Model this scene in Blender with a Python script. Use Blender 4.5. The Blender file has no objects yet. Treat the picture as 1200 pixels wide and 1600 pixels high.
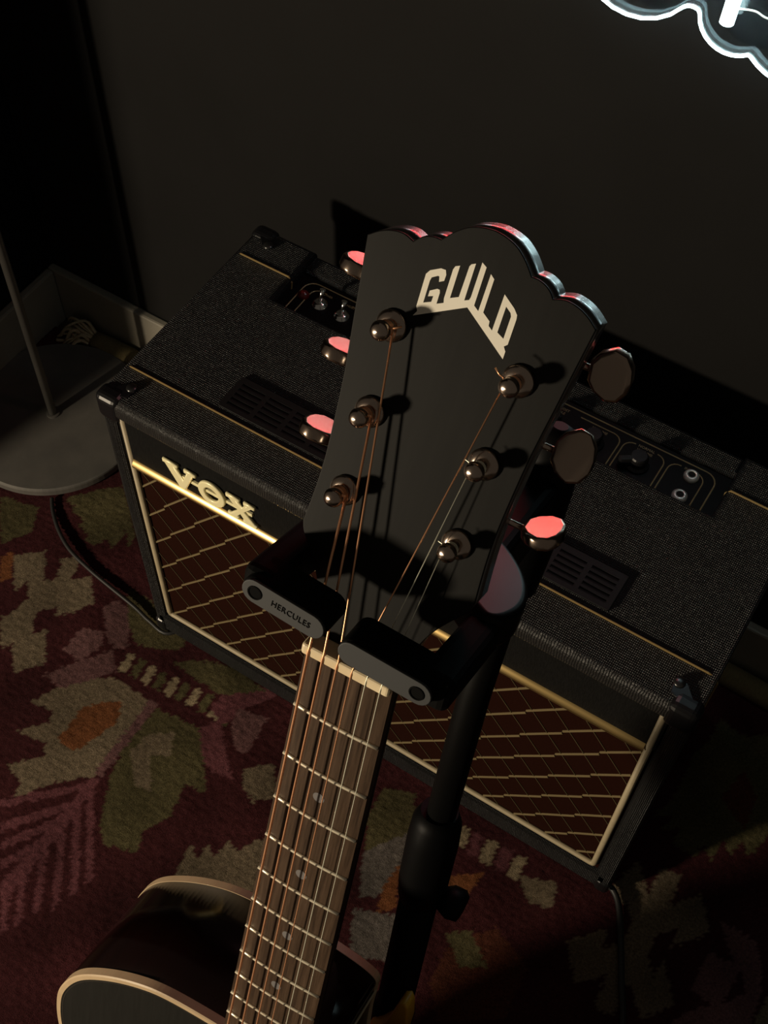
import bpy, bmesh, math, random
import numpy as np
from mathutils import Vector, Matrix
from mathutils.geometry import tessellate_polygon
random.seed(7); np.random.seed(7)
S = bpy.context.scene
COL = S.collection
R = math.radians

# ------------------------------------------------------------------ camera
cd = bpy.data.cameras.new('camera'); cam = bpy.data.objects.new('camera', cd); COL.objects.link(cam)
cd.sensor_width = 36; cd.lens = 36 * 2000 / 1600; cd.clip_start = .02
CR = Vector((0.846527, 0.532022, 0.018582)); CU = -Vector((0.451620, -0.699240, -0.554168)); CB = -Vector((-0.281836, 0.477510, -0.832198))
cam.matrix_world = Matrix(((CR[0], CU[0], CB[0], 0.306510), (CR[1], CU[1], CB[1], -0.504370), (CR[2], CU[2], CB[2], 1.402433), (0, 0, 0, 1)))
S.camera = cam
# ------------------------------------------------------------------ world, lights, exposure
w = bpy.data.worlds.new('world'); S.world = w; w.use_nodes = True
w.node_tree.nodes['Background'].inputs[0].default_value = (1, .85, .68, 1)
w.node_tree.nodes['Background'].inputs[1].default_value = .05
S.view_settings.view_transform = 'Standard'; S.view_settings.look = 'None'
S.view_settings.gamma = 1; S.view_settings.use_curve_mapping = False
S.view_settings.exposure = 0.0

def area(name, loc, target, size, power, color, shape='DISK', sy=None, spread=180):
    l = bpy.data.lights.new(name, 'AREA'); l.shape = shape; l.size = size; l.energy = power; l.color = color
    if sy: l.size_y = sy
    l.spread = R(spread)
    o = bpy.data.objects.new(name, l); COL.objects.link(o); o.location = loc
    o.rotation_euler = (Vector(target) - Vector(loc)).to_track_quat('-Z', 'Y').to_euler()
    return o
area('warm_room_lamp', (-1.17, -2.05, .88), (.0, .1, .55), .18, 47, (1, .83, .60))

# ------------------------------------------------------------------ materials
def mat(name, color=(.5, .5, .5), rough=.5, metal=0, spec=.5, emit=None, es=0, **kw):
    m = bpy.data.materials.new(name); m.use_nodes = True
    b = m.node_tree.nodes['Principled BSDF']
    b.inputs['Base Color'].default_value = (*color, 1); b.inputs['Roughness'].default_value = rough
    b.inputs['Metallic'].default_value = metal; b.inputs['Specular IOR Level'].default_value = spec
    if emit: b.inputs['Emission Color'].default_value = (*emit, 1); b.inputs['Emission Strength'].default_value = es
    for k, v in kw.items(): b.inputs[k.replace('_', ' ')].default_value = v
    return m
def N(m, t, **kw):
    n = m.node_tree.nodes.new(t)
    for k, v in kw.items(): setattr(n, k, v)
    return n
def L(m, a, b): m.node_tree.links.new(a, b)
def noise(m, scale, detail=4, coord='Object', stretch=(1, 1, 1), rough=.55):
    tc = N(m, 'ShaderNodeTexCoord'); mp = N(m, 'ShaderNodeMapping'); mp.inputs['Scale'].default_value = stretch
    n = N(m, 'ShaderNodeTexNoise'); n.inputs['Scale'].default_value = scale; n.inputs['Detail'].default_value = detail
    n.inputs['Roughness'].default_value = rough
    L(m, tc.outputs[coord], mp.inputs[0]); L(m, mp.outputs[0], n.inputs['Vector']); return n.outputs['Fac']
def ramp(m, fac, stops):
    r = N(m, 'ShaderNodeValToRGB'); e = r.color_ramp.elements
    e[0].position, e[0].color = stops[0][0], (*stops[0][1], 1); e[1].position, e[1].color = stops[1][0], (*stops[1][1], 1)
    for p, c in stops[2:]:
        x = e.new(p); x.color = (*c, 1)
    L(m, fac, r.inputs[0]); return r.outputs[0]
def bump(m, h, strength=.3, dist=.001):
    b = N(m, 'ShaderNodeBump'); b.inputs['Strength'].default_value = strength; b.inputs['Distance'].default_value = dist
    L(m, h, b.inputs['Height']); L(m, b.outputs[0], m.node_tree.nodes['Principled BSDF'].inputs['Normal'])
def base(m, c): L(m, c, m.node_tree.nodes['Principled BSDF'].inputs['Base Color'])
def rgh(m, c): L(m, c, m.node_tree.nodes['Principled BSDF'].inputs['Roughness'])
def mth(m, op, a, b=None):
    n = N(m, 'ShaderNodeMath', operation=op)
    for i, v in enumerate((a, b)):
        if v is None: continue
        if isinstance(v, (int, float)): n.inputs[i].default_value = v
        else: L(m, v, n.inputs[i])
    return n.outputs[0]
M = {}
def vary(name, c0, c1, scale, rough=.5, stretch=(1, 1, 1), bs=.2, bd=.0005, **kw):
    m = mat(name, c0, rough, **kw); f = noise(m, scale, stretch=stretch)
    base(m, ramp(m, f, [(.3, c0), (.7, c1)])); bump(m, f, bs, bd); return m
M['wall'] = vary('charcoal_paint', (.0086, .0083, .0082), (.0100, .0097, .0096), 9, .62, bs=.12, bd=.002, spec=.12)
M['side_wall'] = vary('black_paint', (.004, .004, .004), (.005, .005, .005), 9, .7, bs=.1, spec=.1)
M['skirting'] = vary('cream_skirting_paint', (.20, .19, .155), (.24, .22, .18), 14, .5)
M['floor'] = vary('dark_floor_boards', (.04, .028, .02), (.07, .045, .03), 4, .45, stretch=(1, 9, 1))
# amplifier vinyl: woven basket relief
m = M['vinyl'] = mat('black_basket_vinyl', (.018, .018, .019), .40)
tc = N(m, 'ShaderNodeTexCoord'); sp = N(m, 'ShaderNodeSeparateXYZ'); L(m, tc.outputs['Object'], sp.inputs[0])
wob = mth(m, 'MULTIPLY', noise(m, 60, 2), 1.6)
sx = mth(m, 'SINE', mth(m, 'ADD', mth(m, 'MULTIPLY', sp.outputs[0], 2 * math.pi / .0034), wob))
yz = mth(m, 'ADD', sp.outputs[1], sp.outputs[2])
sy_ = mth(m, 'SINE', mth(m, 'ADD', mth(m, 'MULTIPLY', yz, 2 * math.pi / .0044), wob))
h = mth(m, 'ADD', mth(m, 'ABSOLUTE', sx), mth(m, 'ABSOLUTE', sy_))
h = mth(m, 'ADD', h, mth(m, 'MULTIPLY', noise(m, 900, 3), 1.2))
bump(m, h, 1.0, .0011); base(m, ramp(m, noise(m, 25, 5), [(.3, (.0090, .0096, .0105)), (.75, (.0165, .0172, .0180))]))
m = M['lip'] = mat('gathered_vinyl_edge', (.016, .0155, .015), .42, 0, .55)
tc = N(m, 'ShaderNodeTexCoord'); sp = N(m, 'ShaderNodeSeparateXYZ'); L(m, tc.outputs['Object'], sp.inputs[0])
bump(m, mth(m, 'ADD', mth(m, 'SINE', mth(m, 'ADD', mth(m, 'MULTIPLY', sp.outputs[0], 2 * math.pi / .0024), mth(m, 'MULTIPLY', noise(m, 120, 2), 9))), mth(m, 'MULTIPLY', noise(m, 700, 3), 3)), .7, .0004)
M['plastic'] = mat('black_plastic', (.008, .008, .009), .32, 0, .35)
M['panel'] = mat('black_panel_enamel', (.004, .004, .0042), .5, 0, .12)
M['matte_black'] = mat('matte_black', (.002, .002, .002), .8, 0, .1)
M['recess'] = mat('hole_shade_black', (.003, .003, .003), .9)  # darkness of jack sockets and vent slots, put into the colour
M['trim_gold'] = mat('old_gold_cord', (.26, .18, .065), .5)
M['piping'] = vary('cream_piping', (.36, .30, .19), (.42, .35, .23), 80, .5)
M['brass'] = mat('pale_gold', (1, .92, .56), .36, .1)
M['gold_bar'] = mat('polished_gold_bar', (1, .72, .30), .36, 1)
M['vent'] = mat('vent_plastic', (.011, .011, .0115), .6, 0, .15)
M['chrome'] = mat('chrome', (.8, .8, .78), .18, 1)
M['button'] = mat('smoked_nickel_button', (.44, .34, .27), .20, 1)
M['jack_nut'] = mat('jack_nut_nickel', (.75, .76, .70), .38, .6)
M['smoked_nickel'] = mat('smoked_nickel', (.50, .40, .33), .21, 1)
M['cloth'] = vary('brown_speaker_cloth', (.0125, .0030, .0014), (.019, .0048, .0022), 700, .85, spec=.06)
M['thread'] = mat('gold_thread', (.19, .145, .07), .6)
M['thread_thin'] = mat('faint_gold_thread', (.085, .062, .028), .6)
m = M['panel_front'] = vary('front_cloth_black', (.0045, .0045, .0045), (.010, .0098, .0095), 500, .8, spec=.08, stretch=(3, 1, .3))
M['print'] = mat('panel_gold_print', (.34, .27, .13), .5)
M['dark_jewel'] = mat('unlit_red_jewel', (.10, .01, .01), .15)
M['screw'] = mat('blackened_screw', (.06, .06, .06), .3, .8)
# guitar
m = M['head_face'] = mat('satin_black_lacquer', (.010, .0095, .009), .48, 0, .13)
f = noise(m, 40, 3, stretch=(6, .4, 1)); base(m, ramp(m, f, [(.3, (.0072, .0070, .0064)), (.7, (.0092, .0090, .0082))])); bump(m, f, .04, .0003)
M['head_side'] = mat('lacquered_headstock_edge', (.045, .043, .043), .30, 0, 1, Coat_Weight=1, Coat_Roughness=.17, Coat_IOR=1.9)
M['inlay'] = vary('pearl_inlay', (.92, .87, .74), (1, .96, .84), 30, .35, bs=0)
M['bone'] = vary('bone', (.78, .62, .38), (.86, .72, .48), 90, .45, bs=.05)
m = M['rosewood'] = mat('rosewood', (.1, .06, .04), .5, 0, .22)
f = noise(m, 26, 8, stretch=(14, .6, 1), rough=.7)
base(m, ramp(m, f, [(.30, (.018, .010, .006)), (.5, (.062, .037, .022)), (.72, (.105, .066, .042))])); bump(m, f, .25, .0004)
M['neck'] = mat('dark_neck_lacquer', (.014, .010, .009), .35)
M['fret'] = mat('nickel_fret', (1, .90, .70), .36, .6)
M['dot'] = mat('pearl_dot', (.20, .19, .19), .3)
m = M['bronze'] = mat('bronze_winding', (.98, .50, .27), .36, .8)
M['steel'] = mat('plain_steel', (1, 1, .82), .42, .62)
M['binding'] = vary('cream_binding', (.52, .38, .23), (.60, .45, .28), 60, .4, bs=0)
M['side_wood'] = vary('dark_mahogany_gloss', (.0035, .0010, .0008), (.006, .0016, .0012), 12, .18, stretch=(1, 8, 1), bs=0, spec=.25)
M['top_wood'] = vary('matte_black_top', (.011, .0112, .0100), (.0145, .0145, .013), 60, .5, stretch=(8, .5, 1), bs=0, spec=.15)
M['purfling'] = mat('purfling', (.02, .015, .01), .5)
M['rubber'] = mat('charcoal_rubber', (.036, .038, .040), .62)
M['rubber_black'] = mat('black_rubber', (.002, .002, .002), .85, 0, .1)
M['stand_metal'] = mat('black_stand_tube', (.002, .002, .002), .55, 0, .1)
M['stand_plastic'] = mat('stand_plastic', (.0022, .0022, .0024), .5, 0, .10)
M['yoke'] = mat('glossy_yoke_plastic', (.006, .006, .0064), .34, 0, .10)
M['yellow'] = mat('yellow_plastic', (.62, .30, .02), .45)
M['lamp_metal'] = vary('brushed_grey_metal', (.14, .135, .125), (.18, .17, .155), 30, .45, metal=.35, bs=.05)
M['cable'] = mat('black_cable', (.02, .02, .02), .5)
M['tassel'] = vary('cream_brown_yarn', (.30, .24, .15), (.42, .34, .22), 300, .9)
M['hem'] = vary('olive_brown_yarn', (.11, .085, .035), (.18, .14, .06), 160, .9, stretch=(8, 1, 1), bs=.6, bd=.002)
M['neon_white'] = mat('neon_cool_white', (1, 1, 1), .4, emit=(.66, .96, 1.0), es=18)
M['neon_cyan'] = mat('neon_cyan', (1, 1, 1), .4, emit=(.35, .95, 1.0), es=12)
M['red_reflection_glow'] = mat('red_reflection_glow', (1, .1, .1), .4, emit=(1, .0005, .010), es=6)  # emission of the added red shape, only there for red reflections
m = M['acrylic'] = mat('clear_acrylic', (.80, .88, .92), .12, 0, .5); m.node_tree.nodes['Principled BSDF'].inputs['Transmission Weight'].default_value = 1
m.node_tree.nodes['Principled BSDF'].inputs['IOR'].default_value = 1.3
M['acrylic_edge'] = mat('acrylic_edge_blue', (.12, .2, .42), .3)
M['wire'] = mat('white_wire', (.8, .8, .7), .5)

for k_ in ('neon_white', 'neon_cyan', 'red_reflection_glow'): M[k_].cycles.emission_sampling = 'FRONT'
# ------------------------------------------------------------------ helpers
I4 = Matrix.Identity(4)
def to_mesh(bm, name, smooth=False):
    me = bpy.data.meshes.new(name); bm.to_mesh(me); bm.free()
    if smooth:
        for p in me.polygons: p.use_smooth = len(p.vertices) < 5
    return me
def frame(o, x, y, z):
    x, y, z = Vector(x), Vector(y), Vector(z)
    return Matrix(((x[0], y[0], z[0], o[0]), (x[1], y[1], z[1], o[1]), (x[2], y[2], z[2], o[2]), (0, 0, 0, 1)))
def look(o, d, up=(0, 0, 1)):
    d = Vector(d).normalized(); u = Vector(up)
    if abs(d.dot(u)) > .95: u = Vector((1, 0, 0))
    x = u.cross(d).normalized(); y = d.cross(x); return frame(o, x, y, d)
OFF = {}
def thing(name, label, cat, loc, rot=None, group=None):
    o = bpy.data.objects.new(name, None); COL.objects.link(o); o.empty_display_size = .05
    Mx = Matrix.Translation(loc) if rot is None else rot @ Matrix.Translation(loc)
    o.matrix_world = Mx; OFF[o.name] = Vector(loc)
    o['label'] = label; o['category'] = cat
    if group: o['group'] = group
    return o
def part(name, me, m, parent=None, label=None, kind=None, smooth=None):
    """me is built in the frame of its thing; children of an Empty sit at minus the Empty's own offset"""
    if isinstance(me, bmesh.types.BMesh): me = to_mesh(me, name, bool(smooth))
    elif smooth:
        for p in me.polygons: p.use_smooth = len(p.vertices) < 5
    me.name = name
    if m is not None and not me.materials: me.materials.append(M[m] if isinstance(m, str) else m)
    o = bpy.data.objects.new(name, me); COL.objects.link(o)
    if parent is not None:
        o.parent = parent
        if parent.name in OFF: o.location = -OFF[parent.name]
    if label: o['label'] = label
    if kind: o['kind'] = kind
    return o
def tag(o, label, cat, group=None):
    o['label'] = label; o['category'] = cat
    if group: o['group'] = group
    return o
def join(*bms):
    b = bmesh.new()
    for x in bms:
        t = bpy.data.meshes.new('t'); x.to_mesh(t); x.free(); b.from_mesh(t); bpy.data.meshes.remove(t)
    return b
def box(x0, x1, y0, y1, z0, z1, bev=0, seg=2, mx=I4):
    b = bmesh.new(); bmesh.ops.create_cube(b, size=1)
    bmesh.ops.transform(b, matrix=Matrix.Translation(((x0 + x1) / 2, (y0 + y1) / 2, (z0 + z1) / 2)) @ Matrix.Diagonal((x1 - x0, y1 - y0, z1 - z0, 1)), verts=b.verts)
    if bev: bmesh.ops.bevel(b, geom=b.edges[:], offset=bev, segments=seg, profile=.5, affect='EDGES', clamp_overlap=True)
    bmesh.ops.transform(b, matrix=mx, verts=b.verts); return b
def lathe(prof, n=24, mx=I4, cap=True):
    """prof: (radius, height) pairs turned about local z"""
    b = bmesh.new(); rings = []
    for r, z in prof:
        rings.append([b.verts.new((r * math.cos(2 * math.pi * i / n), r * math.sin(2 * math.pi * i / n), z)) for i in range(n)])
    for a, c in zip(rings, rings[1:]):
        for i in range(n): b.faces.new((a[i], a[(i + 1) % n], c[(i + 1) % n], c[i]))
    if cap:
        b.faces.new(rings[0][::-1]); b.faces.new(rings[-1])
    bmesh.ops.transform(b, matrix=mx, verts=b.verts); return b
def tube(pts, r, n=8, closed=False, rad=None, flat=1.0, up=None):
    pts = [Vector(p) for p in pts]; b = bmesh.new(); rings = []; k = len(pts)
    prev = None
    for i, p in enumerate(pts):
        if closed: d = (pts[(i + 1) % k] - pts[i - 1]).normalized()
        else: d = (pts[min(i + 1, k - 1)] - pts[max(i - 1, 0)]).normalized()
        if prev is None:
            u = Vector(up) if up else (Vector((0, 0, 1)) if abs(d.z) < .9 else Vector((1, 0, 0)))
        else: u = prev
        u = (u - d * u.dot(d)).normalized(); v = d.cross(u); prev = u
        rr = rad[i] if rad else r
        rings.append([b.verts.new(p + (u * math.cos(2 * math.pi * j / n) * flat + v * math.sin(2 * math.pi * j / n)) * rr) for j in range(n)])
    m_ = k if closed else k - 1
    for i in range(m_):
        a, c = rings[i], rings[(i + 1) % k]
        for j in range(n): b.faces.new((a[j], a[(j + 1) % n], c[(j + 1) % n], c[j]))
    if not closed: b.faces.new(rings[0][::-1]); b.faces.new(rings[-1])
    return b
def cat(pts, n=6, closed=False):
    """Catmull-Rom through points"""
    P = [Vector(p) for p in pts]; out = []; k = len(P)
    for i in range(k if closed else k - 1):
        if closed: a, b_, c, d = P[i - 1], P[i], P[(i + 1) % k], P[(i + 2) % k]
        else: a, b_, c, d = P[max(i - 1, 0)], P[i], P[i + 1], P[min(i + 2, k - 1)]
        for j in range(n):
            t = j / n
            out.append(.5 * ((2 * b_) + (c - a) * t + (2 * a - 5 * b_ + 4 * c - d) * t * t + (3 * b_ - a - 3 * c + d) * t ** 3))
    if not closed: out.append(P[-1])
    return out
def shape(polys, z0, z1, mx=I4, bevel=0, bres=2):
    """flat outline(s), holes allowed, given thickness between z0 and z1"""
    cu = bpy.data.curves.new('s', 'CURVE'); cu.dimensions = '2D'; cu.fill_mode = 'BOTH'
    for P in polys:
        s = cu.splines.new('POLY'); s.points.add(len(P) - 1); s.use_cyclic_u = True
        for i, p in enumerate(P): s.points[i].co = (p[0], p[1], 0, 1)
    cu.extrude = max((z1 - z0) / 2 - bevel, 1e-6); cu.bevel_depth = bevel; cu.bevel_resolution = bres; cu.offset = -bevel
    o = bpy.data.objects.new('s', cu); COL.objects.link(o)
    dg = bpy.context.evaluated_depsgraph_get(); me = bpy.data.meshes.new_from_object(o.evaluated_get(dg))
    bpy.data.objects.remove(o); bpy.data.curves.remove(cu)
    b = bmesh.new(); b.from_mesh(me); bpy.data.meshes.remove(me)
    bmesh.ops.remove_doubles(b, verts=b.verts, dist=1e-6)
    bmesh.ops.transform(b, matrix=mx @ Matrix.Translation((0, 0, (z0 + z1) / 2)), verts=b.verts); return b
def text(body, size, depth, mx=I4, align='CENTER', space=1.0, sx=1.0):
    cu = bpy.data.curves.new('t', 'FONT'); cu.body = body; cu.size = size; cu.extrude = depth; cu.align_x = align; cu.align_y = 'CENTER'
    cu.space_character = space; cu.resolution_u = 2
    o = bpy.data.objects.new('t', cu); COL.objects.link(o)
    dg = bpy.context.evaluated_depsgraph_get(); me = bpy.data.meshes.new_from_object(o.evaluated_get(dg))
    bpy.data.objects.remove(o); bpy.data.curves.remove(cu)
    b = bmesh.new(); b.from_mesh(me); bpy.data.meshes.remove(me)
    bmesh.ops.transform(b, matrix=mx @ Matrix.Diagonal((sx, 1, 1, 1)), verts=b.verts); return b
def stadium(cx0, cx1, cy, r, n=10):
    P = [(cx1 + r * math.sin(math.pi * i / n), cy - r * math.cos(math.pi * i / n)) for i in range(n + 1)]
    P += [(cx0 - r * math.sin(math.pi * i / n), cy + r * math.cos(math.pi * i / n)) for i in range(n + 1)]
    return P
def rrect(x0, x1, y0, y1, r, n=5, open_bottom=False):
    P = []
    for (cx, cy, a0) in ((x1 - r, y0 + r, -90), (x1 - r, y1 - r, 0), (x0 + r, y1 - r, 90), (x0 + r, y0 + r, 180)):
        for i in range(n + 1):
            a = R(a0 + 90 * i / n); P.append((cx + r * math.cos(a), cy + r * math.sin(a)))
    return P

# ------------------------------------------------------------------ the room
WY, WX = .347, -.747
def struct(name, bm, m): o = part(name, bm, m); o['kind'] = 'structure'; return o
struct('floor', box(-3.2, 3.0, -4.0, WY, -.05, 0), 'floor')
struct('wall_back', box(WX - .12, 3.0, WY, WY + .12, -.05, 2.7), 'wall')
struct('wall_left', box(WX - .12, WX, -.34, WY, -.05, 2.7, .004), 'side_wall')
def skirt(x0, y0, x1, y1, z1=.1): # moulded board: flat with an eased top edge
    return box(x0, x1, y0, y1, 0, z1, .003, 2)
struct('baseboard_back', skirt(WX, WY - .012, 3.0, WY), 'skirting')
struct('baseboard_left', skirt(WX, -.34, WX + .012, WY - .012), 'skirting')

# ------------------------------------------------------------------ rug
MOTIFS = [
 ('tan', [(-0.526,-0.016), (-0.497,0.012), (-0.470,-0.024), (-0.458,-0.012), (-0.474,0.013), (-0.457,0.028), (-0.445,0.008), (-0.442,-0.006), (-0.424,0.014), (-0.398,-0.016), (-0.409,-0.039), (-0.426,-0.057), (-0.431,-0.044), (-0.448,-0.060), (-0.442,-0.078), (-0.431,-0.092), (-0.425,-0.072), (-0.393,-0.112), (-0.417,-0.142), (-0.443,-0.113), (-0.452,-0.126), (-0.481,-0.092), (-0.472,-0.080), (-0.470,-0.053), (-0.487,-0.035), (-0.489,-0.058)]),
 ('olive', [(-0.529,0.085), (-0.500,0.124), (-0.477,0.143), (-0.446,0.119), (-0.415,0.091), (-0.413,0.073), (-0.432,0.092), (-0.428,0.077), (-0.429,0.059), (-0.444,0.069), (-0.450,0.050), (-0.465,0.051), (-0.469,0.060), (-0.486,0.064), (-0.484,0.074), (-0.510,0.077), (-0.511,0.085)]),
 ('pink', [(-0.385,-0.013), (-0.373,0.006), (-0.357,0.002), (-0.323,-0.040), (-0.334,-0.051), (-0.354,-0.043)]),
 ('pink', [(-0.387,-0.084), (-0.386,-0.049), (-0.362,-0.041), (-0.351,-0.055), (-0.360,-0.088)]),
 ('olive', [(-0.374,0.024), (-0.336,0.026), (-0.299,0.014), (-0.275,0.016), (-0.265,-0.006), (-0.285,-0.022), (-0.316,-0.032), (-0.343,-0.015)]),
 ('cream', [(-0.314,-0.071), (-0.318,-0.047), (-0.309,-0.045), (-0.303,-0.071)]),
 ('olive', [(-0.298,-0.070), (-0.301,-0.046), (-0.292,-0.044), (-0.287,-0.070)]),
 ('cream', [(-0.282,-0.068), (-0.285,-0.044), (-0.276,-0.043), (-0.271,-0.069)]),
 ('olive', [(-0.266,-0.067), (-0.269,-0.043), (-0.260,-0.042), (-0.255,-0.068)]),
 ('cream', [(-0.250,-0.066), (-0.253,-0.042), (-0.244,-0.041), (-0.239,-0.067)]),
 ('olive', [(-0.234,-0.065), (-0.237,-0.041), (-0.228,-0.040), (-0.224,-0.066)]),
 ('cream', [(-0.218,-0.064), (-0.221,-0.040), (-0.212,-0.038), (-0.208,-0.064)]),
 ('olive', [(-0.203,-0.062), (-0.205,-0.039), (-0.196,-0.037), (-0.192,-0.063)]),
 ('cream', [(-0.187,-0.061), (-0.189,-0.038), (-0.180,-0.036), (-0.176,-0.062)]),
 ('olive', [(-0.171,-0.060), (-0.174,-0.037), (-0.165,-0.035), (-0.161,-0.061)]),
 ('tan', [(-0.374,-0.160), (-0.352,-0.108), (-0.309,-0.081), (-0.255,-0.084), (-0.244,-0.123), (-0.251,-0.178), (-0.250,-0.192), (-0.287,-0.225), (-0.311,-0.262), (-0.316,-0.244), (-0.344,-0.235), (-0.315,-0.204), (-0.326,-0.191), (-0.363,-0.197), (-0.337,-0.167), (-0.345,-0.154)]),
 ('orange', [(-0.316,-0.179), (-0.318,-0.134), (-0.303,-0.114), (-0.282,-0.101), (-0.273,-0.126), (-0.284,-0.169), (-0.297,-0.183)]),
 ('olive', [(-0.248,-0.131), (-0.243,-0.086), (-0.183,-0.079), (-0.132,-0.141), (-0.159,-0.144), (-0.148,-0.184), (-0.164,-0.213), (-0.155,-0.236), (-0.192,-0.250), (-0.210,-0.234), (-0.236,-0.183)]),
 ('tan', [(-0.235,-0.148), (-0.231,-0.115), (-0.207,-0.100), (-0.193,-0.126), (-0.212,-0.138), (-0.187,-0.171), (-0.203,-0.176)]),
 ('pink', [(-0.257,-0.082), (-0.246,-0.083), (-0.243,-0.188), (-0.254,-0.190)]),
 ('pink', [(-0.384,-0.124), (-0.365,-0.095), (-0.336,-0.054), (-0.313,-0.073), (-0.355,-0.127)]),
 ('rose', [(-0.247,-0.210), (-0.243,-0.202), (-0.177,-0.286), (-0.179,-0.295)]),
 ('rose', [(-0.245,-0.237), (-0.241,-0.229), (-0.182,-0.305), (-0.185,-0.315)]),
 ('rose', [(-0.246,-0.262), (-0.242,-0.253), (-0.190,-0.327), (-0.192,-0.337)]),
 ('rose', [(-0.249,-0.287), (-0.246,-0.279), (-0.203,-0.342), (-0.206,-0.352)]),
 ('rose', [(-0.257,-0.310), (-0.253,-0.302), (-0.211,-0.364), (-0.213,-0.374)]),
 ('rose', [(-0.260,-0.334), (-0.256,-0.326), (-0.220,-0.379), (-0.222,-0.388)]),
 ('rose', [(-0.254,-0.204), (-0.249,-0.211), (-0.316,-0.279), (-0.323,-0.271)]),
 ('rose', [(-0.253,-0.228), (-0.247,-0.234), (-0.297,-0.300), (-0.304,-0.292)]),
 ('rose', [(-0.254,-0.252), (-0.249,-0.259), (-0.283,-0.317), (-0.290,-0.308)]),
 ('rose', [(-0.255,-0.281), (-0.249,-0.287), (-0.269,-0.333), (-0.276,-0.325)]),
 ('rose', [(-0.253,-0.194), (-0.242,-0.192), (-0.241,-0.347), (-0.247,-0.357), (-0.258,-0.344)]),
 ('tan', [(-0.103,-0.243), (-0.111,-0.196), (-0.095,-0.207), (-0.094,-0.185), (-0.080,-0.197), (-0.077,-0.170), (-0.063,-0.177), (-0.050,-0.150), (-0.033,-0.148), (-0.010,-0.206), (-0.014,-0.226), (-0.060,-0.238)]),
 ('tan', [(-0.113,-0.095), (-0.088,-0.069), (-0.059,-0.100), (-0.081,-0.120), (-0.099,-0.111)]),
 ('rose', [(-0.191,-0.048), (-0.184,-0.017), (-0.132,0.022), (-0.135,-0.001), (-0.155,-0.030), (-0.166,-0.068)]),
 ('pink', [(-0.158,-0.053), (-0.162,-0.034), (-0.125,-0.026), (-0.121,-0.077), (-0.140,-0.077)]),
 ('rose', [(-0.186,-0.081), (-0.171,-0.056), (-0.142,-0.088), (-0.116,-0.111), (-0.152,-0.115)]),
 ('olive', [(-0.268,-0.027), (-0.233,-0.005), (-0.193,0.010), (-0.147,0.002), (-0.192,-0.033), (-0.246,-0.029)]),
 ('olive', [(0.037,-0.060), (0.036,-0.025), (0.071,-0.012), (0.091,-0.052), (0.058,-0.100)]),
 ('grey', [(0.056,-0.100), (0.091,-0.052), (0.105,-0.108), (0.096,-0.134), (0.079,-0.145)]),
 ('grey', [(0.081,-0.160), (0.128,-0.139), (0.144,-0.184), (0.107,-0.208)]),
 ('orange', [(0.095,-0.118), (0.098,-0.091), (0.121,-0.135), (0.105,-0.149)]),
 ('cream', [(0.133,-0.017), (0.144,-0.014), (0.150,-0.038), (0.141,-0.038)]),
 ('rose', [(0.148,-0.014), (0.160,-0.012), (0.168,-0.039), (0.155,-0.042)]),
 ('cream', [(0.166,-0.014), (0.179,-0.011), (0.183,-0.039), (0.170,-0.040)]),
 ('rose', [(0.183,-0.011), (0.197,-0.009), (0.201,-0.036), (0.188,-0.039)]),
 ('cream', [(0.202,-0.011), (0.214,-0.009), (0.216,-0.036), (0.203,-0.038)]),
 ('orange', [(0.152,-0.072), (0.182,-0.048), (0.178,-0.087), (0.154,-0.097)]),
 ('tan', [(0.216,-0.031), (0.254,-0.016), (0.265,-0.044), (0.239,-0.052)]),
 ('rust', [(0.188,-0.141), (0.221,-0.094), (0.272,-0.112), (0.276,-0.171), (0.218,-0.212), (0.191,-0.181)]),
 ('olive', [(0.178,-0.130), (0.201,-0.111), (0.236,-0.136), (0.211,-0.151)]),
 ('tan', [(0.307,0.017), (0.321,0.055), (0.346,0.025), (0.344,0.062), (0.368,0.066), (0.371,0.029), (0.396,0.059), (0.420,0.025), (0.391,-0.013), (0.389,0.012), (0.371,-0.010), (0.374,-0.032), (0.388,-0.050), (0.390,-0.027), (0.420,-0.064), (0.394,-0.096), (0.373,-0.070), (0.366,-0.075), (0.371,-0.108), (0.347,-0.109), (0.346,-0.072), (0.321,-0.100), (0.294,-0.066), (0.325,-0.029), (0.328,-0.054), (0.345,-0.032), (0.345,-0.012), (0.327,0.009), (0.324,0.001)]),
 ('pink', [(0.425,0.043), (0.466,0.043), (0.487,0.014), (0.492,-0.008), (0.496,-0.051), (0.430,-0.093), (0.424,-0.081), (0.436,-0.060), (0.453,-0.043), (0.428,-0.040), (0.427,0.005), (0.454,0.009)]),
 ('base', [(0.461,-0.037), (0.464,0.008), (0.479,-0.012)]),
 ('tan', [(0.497,-0.028), (0.498,-0.002), (0.512,-0.005), (0.521,-0.035), (0.502,-0.045)]),
 ('olive', [(0.309,0.109), (0.320,0.136), (0.322,0.164), (0.319,0.196), (0.328,0.237), (0.327,0.265), (0.360,0.258), (0.397,0.285), (0.437,0.187), (0.423,0.124), (0.407,0.139), (0.405,0.115), (0.390,0.129), (0.389,0.099), (0.374,0.112), (0.371,0.094), (0.343,0.092), (0.344,0.115), (0.325,0.100), (0.332,0.124)]),
 ('rust', [(0.368,0.173), (0.378,0.217), (0.402,0.195), (0.406,0.151), (0.388,0.160)]),
 ('olive', [(0.281,0.337), (0.341,0.397), (0.374,0.356), (0.312,0.306)]),
 ('orange', [(-0.539,-0.027), (-0.532,-0.011), (-0.507,-0.040), (-0.514,-0.056)]),
 ('olive', [(-0.602,0.044), (-0.550,0.059), (-0.531,0.025), (-0.552,-0.013)]),
]

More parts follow.
